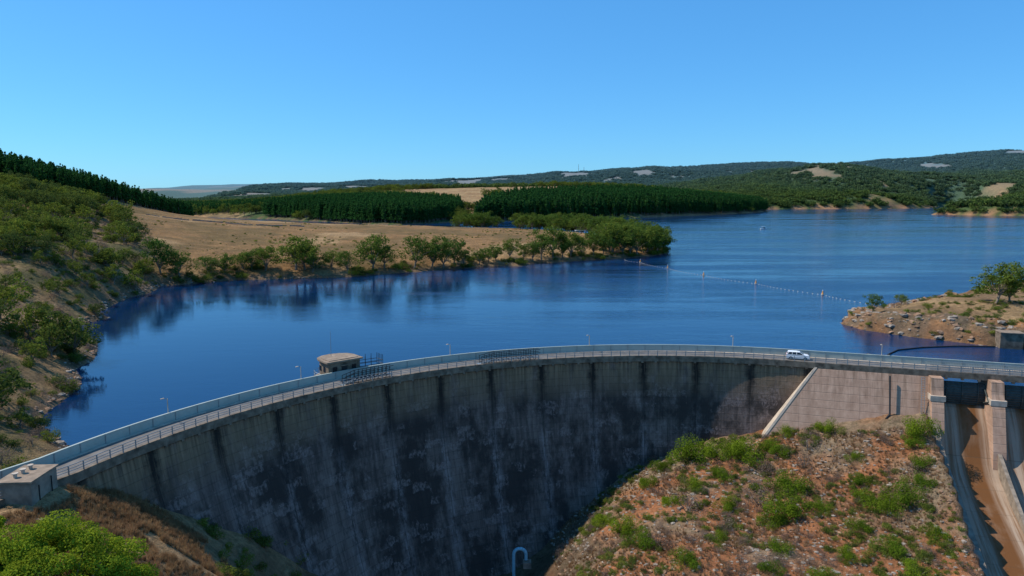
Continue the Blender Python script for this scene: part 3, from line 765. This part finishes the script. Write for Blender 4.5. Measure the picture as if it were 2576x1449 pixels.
X,Y=sample(26000,-900,-380,540,1080,lambda a,c:(PM(PH,a,c)>0)&(sdist(a,c)>6)&(a>-.95*c))
k=rng.random(len(X))<.75;X,Y=X[k],Y[k]
scatter('pine_forest',cP,4,X,Y,14+8*rng.random(len(X)))
PF1=[(-430,1225),(-298,1090),(-200,982),(-153,962),(-108,1012),(-80,1150),(-100,1320),(-250,1420),(-420,1380)]
PF2=[(-55,1080),(0,1096),(73,1160),(273,1343),(450,1505),(600,1725),(680,1895),(640,2000),(420,1850),(180,1640),(40,1460),(-40,1300)]
PF3=[(-1400,1480),(-900,1430),(-617,1350),(-440,1300),(-480,1500),(-650,1900),(-1400,2000)]
for nm,pf_,nn,hh in(('pine_plantation',PF1,9000,25),('pine_plantation',PF2,22000,31),('pine_plantation',PF3,9000,19)):
    P=np.array(pf_);X,Y=sample(nn,P[:,0].min(),P[:,0].max(),P[:,1].min(),P[:,1].max(),lambda a,c:PM(pf_,a,c)>0)
    scatter(nm,cP,4,X,Y,hh*(.72+.4*rng.random(len(X))),wj=.5)
def ridge_mask(a,c):
    s=sdist(a,c,[POLY[1]]);return (s>4)&(PM(PF1,a,c)<-2)&(PM(PF2,a,c)<-4)&(fbm(a,c,160,3,44)+.9*(PM(TAN,a,c)<0)>.18)
X,Y=sample(9000,-1100,700,950,2350,ridge_mask)
scatter('ridge_trees',cS,5,X,Y,9+10*rng.random(len(X)))
def fm(a,c):
    return (sdist(a,c,[POLY[1]])>8)&(fartan(a,c)<.37)&(np.abs(a)<.95*c)&(a>-.9*c)
X,Y=sample(85000,-1500,3300,1380,4700,lambda a,c:fm(a,c)&((a>850)|(c>2050)))
scatter('distant_woodland',cF,4,X,Y,9+11*rng.random(len(X)),-1.)
SX=np.array([p[0] for p in A_[9:17]]);SY=np.array([p[1] for p in A_[9:17]])
def tree(name,me,x_,y_,h,w=1.,rz=None,dz=-.2):
    o_=bpy.data.objects.new(name,me);z=float(height(np.array([x_]),np.array([y_]))[0])+dz
    o_.location=(x_,y_,z);o_.scale=(h*w,h*w,h);o_.rotation_euler=(0,0,rng.random()*6.28 if rz is None else rz);sc.collection.objects.link(o_);return o_
TL=[(-153,17,1),(-146,13,1),(-138,9,1.3),(-132,10,1.3),(-127,9,1.4),(-123,11,1.2),(-116,12.5,1.1),(-103,17.5,1.4),(-99,14,1.3),(-95,12,1.2),(-87,10,1.1),(-79,11.5,1.1),(-69,19,1.15),(-64,13,1.2),(-50,18,1),(-42,17,1.1),(-36,15,1.1),(-31,16,1.),(-26,9,1),(-18,10,1.2),(-13,9,1.2),(-9,9.5,1.1),(-1,13,1),(7,9.5,1),(12,12,1),(17,16.5,1.1),(24,20,1.1),(30,15,1),(35,18,1),(43,13.5,1),(50,16,1),(56,13,1),(62,20,1.1),(70,17,1.1),(75,16,1.1),(80,21,1.1),(88,17,1.1),(93,19,1.1),(99,15,1.2),(104,13,1.1)]
for i_,(tx,h,w) in enumerate(TL):
    tree('eucalyptus_tree',EUC[i_%6],tx,float(np.interp(tx,SX,SY))+4+6*rng.random(),h,w)
X,Y=sample(500,30,108,440,620,lambda a,c:(sdist(a,c)>3)&(sdist(a,c)<26+10*(c>500)))
scatter('point_grove',cE,6,X[:48],Y[:48],11+9*rng.random(len(X[:48])))
X,Y=sample(1500,-60,75,640,760,lambda a,c:(sdist(a,c)>3)&(sdist(a,c)<40)&(np.abs(a+2)>9))
scatter('shore_grove',cE,6,X[:60],Y[:60],11+8*rng.random(len(X[:60])))
tree('eucalyptus_tree',EUC[1],143,206,13.5,1.15);tree('eucalyptus_tree',EUC[3],148.5,208,11.,1.2);tree('eucalyptus_tree',EUC[2],106.5,206,6.3,1.);tree('eucalyptus_tree',EUC[4],124,222,4.,1.2);tree('dead_shrub',DED[0],118,214,4.,1.)
X,Y=sample(900,98,175,175,245,lambda a,c:(sdist(a,c)>.5)&(fbm(a,c,9,2,70)>.0));scatter('promontory_bushes',cB,4,X,Y,.4+1.4*rng.random(len(X))**2)
X,Y=sample(3500,98,175,165,235,lambda a,c:(sdist(a,c)>-.5)&(sdist(a,c)<9));scatter('shore_rocks',cR,6,X,Y,.4+1.9*rng.random(len(X))**3)
X,Y=sample(20000,-160,-60,90,330,lambda a,c:(sdist(a,c)>-.8)&(sdist(a,c)<2.5));scatter('shore_rocks',cR,6,X,Y,.4+1.2*rng.random(len(X))**3)
def rh(a,c):
    q,o_=spill(a,c);return (q<-2)&(np.hypot(a-CX,c-CY)<84)&(a>8)&((a<62)|(o_<-7.5))
X,Y=sample(16000,8,90,75,145,rh);scatter('rubble_stones',cR,6,X,Y,.12+.75*rng.random(len(X))**4,0)
X,Y=sample(14000,8,90,75,145,lambda a,c:rh(a,c)&(fbm(a,c,10,3,91)>-.1));scatter('dry_grass',cG,3,X,Y,.3+.45*rng.random(len(X)),0)
X,Y=sample(4500,8,90,75,145,lambda a,c:rh(a,c)&(fbm(a,c,9,3,92)>-.03));scatter('low_scrub',cB,4,X,Y,.3+1.1*rng.random(len(X))**2)
X,Y=sample(1900,8,90,75,145,lambda a,c:rh(a,c)&(fbm(a,c,9,3,95)>-.08));scatter('dry_shrubs',cD,2,X,Y,.4+1.6*rng.random(len(X))**2)
SHB=[make_tree('shb%d'%k,1.,'bush',5500,.02,600+k,'leaf_bush',1.15) for k in range(4)]
for i_,(bx,by,h) in enumerate([(36,138,6.6),(46,133,5.6),(42,135,4.6),(51,134,3.4),(55.5,138,3.),(63,135,3.6),(76,127,4.8),(74,125,3.),(50,122,5.),(47,115,5.6),(44,113,3.4),(66,113,4.4),(63,112,3.8),(69,114,3.4),(61,115,3.6),(27,132,3.),(30,137,2.8),(20,115,4.),(21,109,3.8),(17,122,3.2),(41,103,3.),(64,126,2.4),(72,119,3.2),(52,132,2.8),(45,95,3.2),(26,100,3.4),(58,102,3.3),(16,96,4.),(34,126,3.),(56,108,2.8),(38,97,2.6),(62,120,2.6),(53,115,2.6),(38,119,2.8),(59,97,3.),(33,107,2.8),(51,101,2.6),(66,104,2.8),(40,128,3.),(29,122,2.6)]):
    tree('shrub',SHB[i_%4],bx,by,h,.95,dz=-.35)
for bx,by,h in((44,119,4.8),(31,119,4.4),(24,108,3.4),(55,127,3.8),(70,118,3.),(57,131,3.4),(48,128,3.4),(36,112,3.)): tree('dead_shrub',DED[int(bx)%2],bx,by,h,1.1)
def lh(a,c): return (np.hypot(a-CX,c-CY)<86)&(a<-18)&(np.hypot(a+56.2,c-78.3)>4.)
X,Y=sample(16000,-62,-20,58,92,lambda a,c:lh(a,c)&(fbm(a,c,5,3,99)>-.25));scatter('dry_grass',cG,3,X,Y,.3+.6*rng.random(len(X)),0)
X,Y=sample(260,-55,-15,64,112,lambda a,c:lh(a,c)&(height(a,c)<-9));scatter('gorge_bushes',cB,4,X,Y,.8+1.5*rng.random(len(X)))
NB=make_tree('near_bush',1.,'bigbush',90000,.0085,777,'leaf_near',1.1)
tree('wattle_bush',NB,-43.5,62.5,12.5,1.0,0.3,-.8);tree('wattle_bush',NB,-54,62,10.,1.05,2.,-.6)
NR=make_tree('rust_bush',1.,'bush',9000,.02,778,'leaf_rust',1.)
tree('flowering_shrub',NR,-30.5,71.5,4.2,1.2)
# ---------------------------------------------------------------- buoys, boom, boat
BL=[(68,425),(74.5,408),(83,374),(93,340),(107,307),(121,272),(130,243)]
for X,Y in BL[1:-1]:
    b=B();b.cyl((X,Y,-.3),(X,Y,.35),.55,.55,12,'yellow');b.cyl((X,Y,.35),(X,Y,1.6),.36,.1,12,'orange');b.cyl((X,Y,1.6),(X,Y,2.),.12,.1,8,'white');b.obj('marker_buoy')
b=B()
for (ax_,ay_),(bx_,by_) in zip(BL[:-1],BL[1:]):
    n=int(math.hypot(bx_-ax_,by_-ay_)/2.2)
    for k in range(n):
        t=k/n;sg=2.*math.sin(math.pi*t);x_=ax_+(bx_-ax_)*t-sg;y_=ay_+(by_-ay_)*t;b.cyl((x_,y_,.02),(x_+.2,y_-.6,.02),.08,n=6,mat='yellow')
b.obj('buoy_line')
b=B();Q=[(89,160),(91,167),(96,172),(104,175),(113,176.5),(123,176)]
for k in range(40):
    t=np.linspace(0,5,41);x0,x1=np.interp(t[k:k+2],range(6),[q[0] for q in Q]);y0,y1=np.interp(t[k:k+2],range(6),[q[1] for q in Q]);b.cyl((x0,y0,.1),(x1,y1,.1),.2,n=8,mat='tyre')
b.obj('floating_boom')
b=B();b.box((126,175.5,1.6),(5,4,4.6),-.3,'fascia');b.box((126,175.5,4.),(5.3,4.3,.2),-.3,'roof');b.box((131,173,1.),(5,3,3.6),-.3,'fascia');b.obj('concrete_winch_block')
bt=empty('fishing_boat',(295,829,0));bt.scale=(1.3,1.3,1.3)
b=B();H=[(-2.8,-1,.7),(-2.8,1,.7),(1.4,1.1,.75),(3.1,0,1.),(1.4,-1.1,.75)];Lw=[(-2.6,-.7,-.1),(-2.6,.7,-.1),(1.2,.7,-.1),(2.6,0,0),(1.2,-.7,-.1)]
b.add(H+Lw,[(0,1,2,3,4),(9,8,7,6,5)]+[(j,(j+1)%5,5+(j+1)%5,5+j) for j in range(5)],'white');b.obj('hull',bt)
b=B();b.box((-.2,0,2.3),(2.6,1.8,.2),0,'white')
for sx_ in(-1.3,.9):
    for s_ in(-.8,.8): b.cyl((sx_,s_,.7),(sx_,s_,2.3),.06,mat='steel')
b.box((.6,0,1.2),(.8,1.2,.9),0,'glass');b.obj('canopy',bt)
b=B()
for (mx,my,hh) in((410,4400,55),(445,4420,35)):
    z=float(height(np.array([float(mx)]),np.array([float(my)]))[0]);b.cyl((mx,my,z-3),(mx,my,z+hh),1.6,.7,4,'steel')
    for q in(.5,.75,.95): b.box((mx,my,z+hh*q),(4,4,1.),0,'steel')
b.obj('radio_mast')
b=B();z=float(height(np.array([58.]),np.array([600.]))[0])
b.box((58,600,z+3),(9,5,.3),.2,'white')
for s_ in(-4,4):
    for q in(-2,2): b.cyl((58+s_,600+q,z-.3),(58+s_,600+q,z+3),.12,mat='white')
b.obj('picnic_shelter')
b=B();xx=np.linspace(-300,-165,46);yy=560+.35*(xx+165)*-.4+2*np.sin(xx*.1);zz=height(xx,yy)
for k in range(45):
    if k%9==4: continue
    b.box(((xx[k]+xx[k+1])/2,(yy[k]+yy[k+1])/2,zz[k]+.3),(3.05,.8,1.1+.3*rng.random()),math.atan2(yy[k+1]-yy[k],xx[k+1]-xx[k]),'stone')
b.obj('stone_wall')
# ---------------------------------------------------------------- light
EL=50.;SH=(-.978,.21)
w=bpy.data.worlds.new('World');sc.world=w;w.use_nodes=True;nt=w.node_tree
bg=nt.nodes['Background'];sk=nt.nodes.new('ShaderNodeTexSky');sk.sky_type='NISHITA';sk.sun_disc=False
sk.sun_elevation=R(EL);sk.sun_rotation=math.atan2(SH[0],SH[1]);sk.air_density=1.;sk.dust_density=.1;sk.ozone_density=3.;sk.altitude=0
def mixn(bt_,f,b_):
    t_=nt.nodes.new('ShaderNodeMix');t_.data_type='RGBA';t_.blend_type=bt_;t_.inputs[0].default_value=f;t_.inputs[7].default_value=b_;return t_
tn_=mixn('MULTIPLY',1.,(.50,.95,1.28,1));t2=mixn('MIX',.40,(.58,3.1,7.2,1))
nt.links.new(sk.outputs[0],tn_.inputs[6]);nt.links.new(tn_.outputs[2],t2.inputs[6]);nt.links.new(t2.outputs[2],bg.inputs[0]);bg.inputs[1].default_value=.128
sl=bpy.data.lights.new('sun','SUN');sl.energy=5.;sl.angle=R(.5);sl.color=(1,.93,.82)
so=bpy.data.objects.new('sun',sl);sc.collection.objects.link(so)
v=Vector((SH[0]*math.cos(R(EL)),SH[1]*math.cos(R(EL)),math.sin(R(EL))))
so.rotation_euler=v.to_track_quat('Z','Y').to_euler();so.location=(0,0,200)
cam=bpy.data.cameras.new('camera');cam.sensor_width=36;cam.lens=24.78;cam.clip_start=.5;cam.clip_end=20000
co=bpy.data.objects.new('camera',cam);co.location=(0,0,38);co.rotation_euler=(R(90-7.4),0,0);sc.collection.objects.link(co);sc.camera=co
sc.view_settings.view_transform='Standard';sc.view_settings.look='None';sc.view_settings.exposure=0
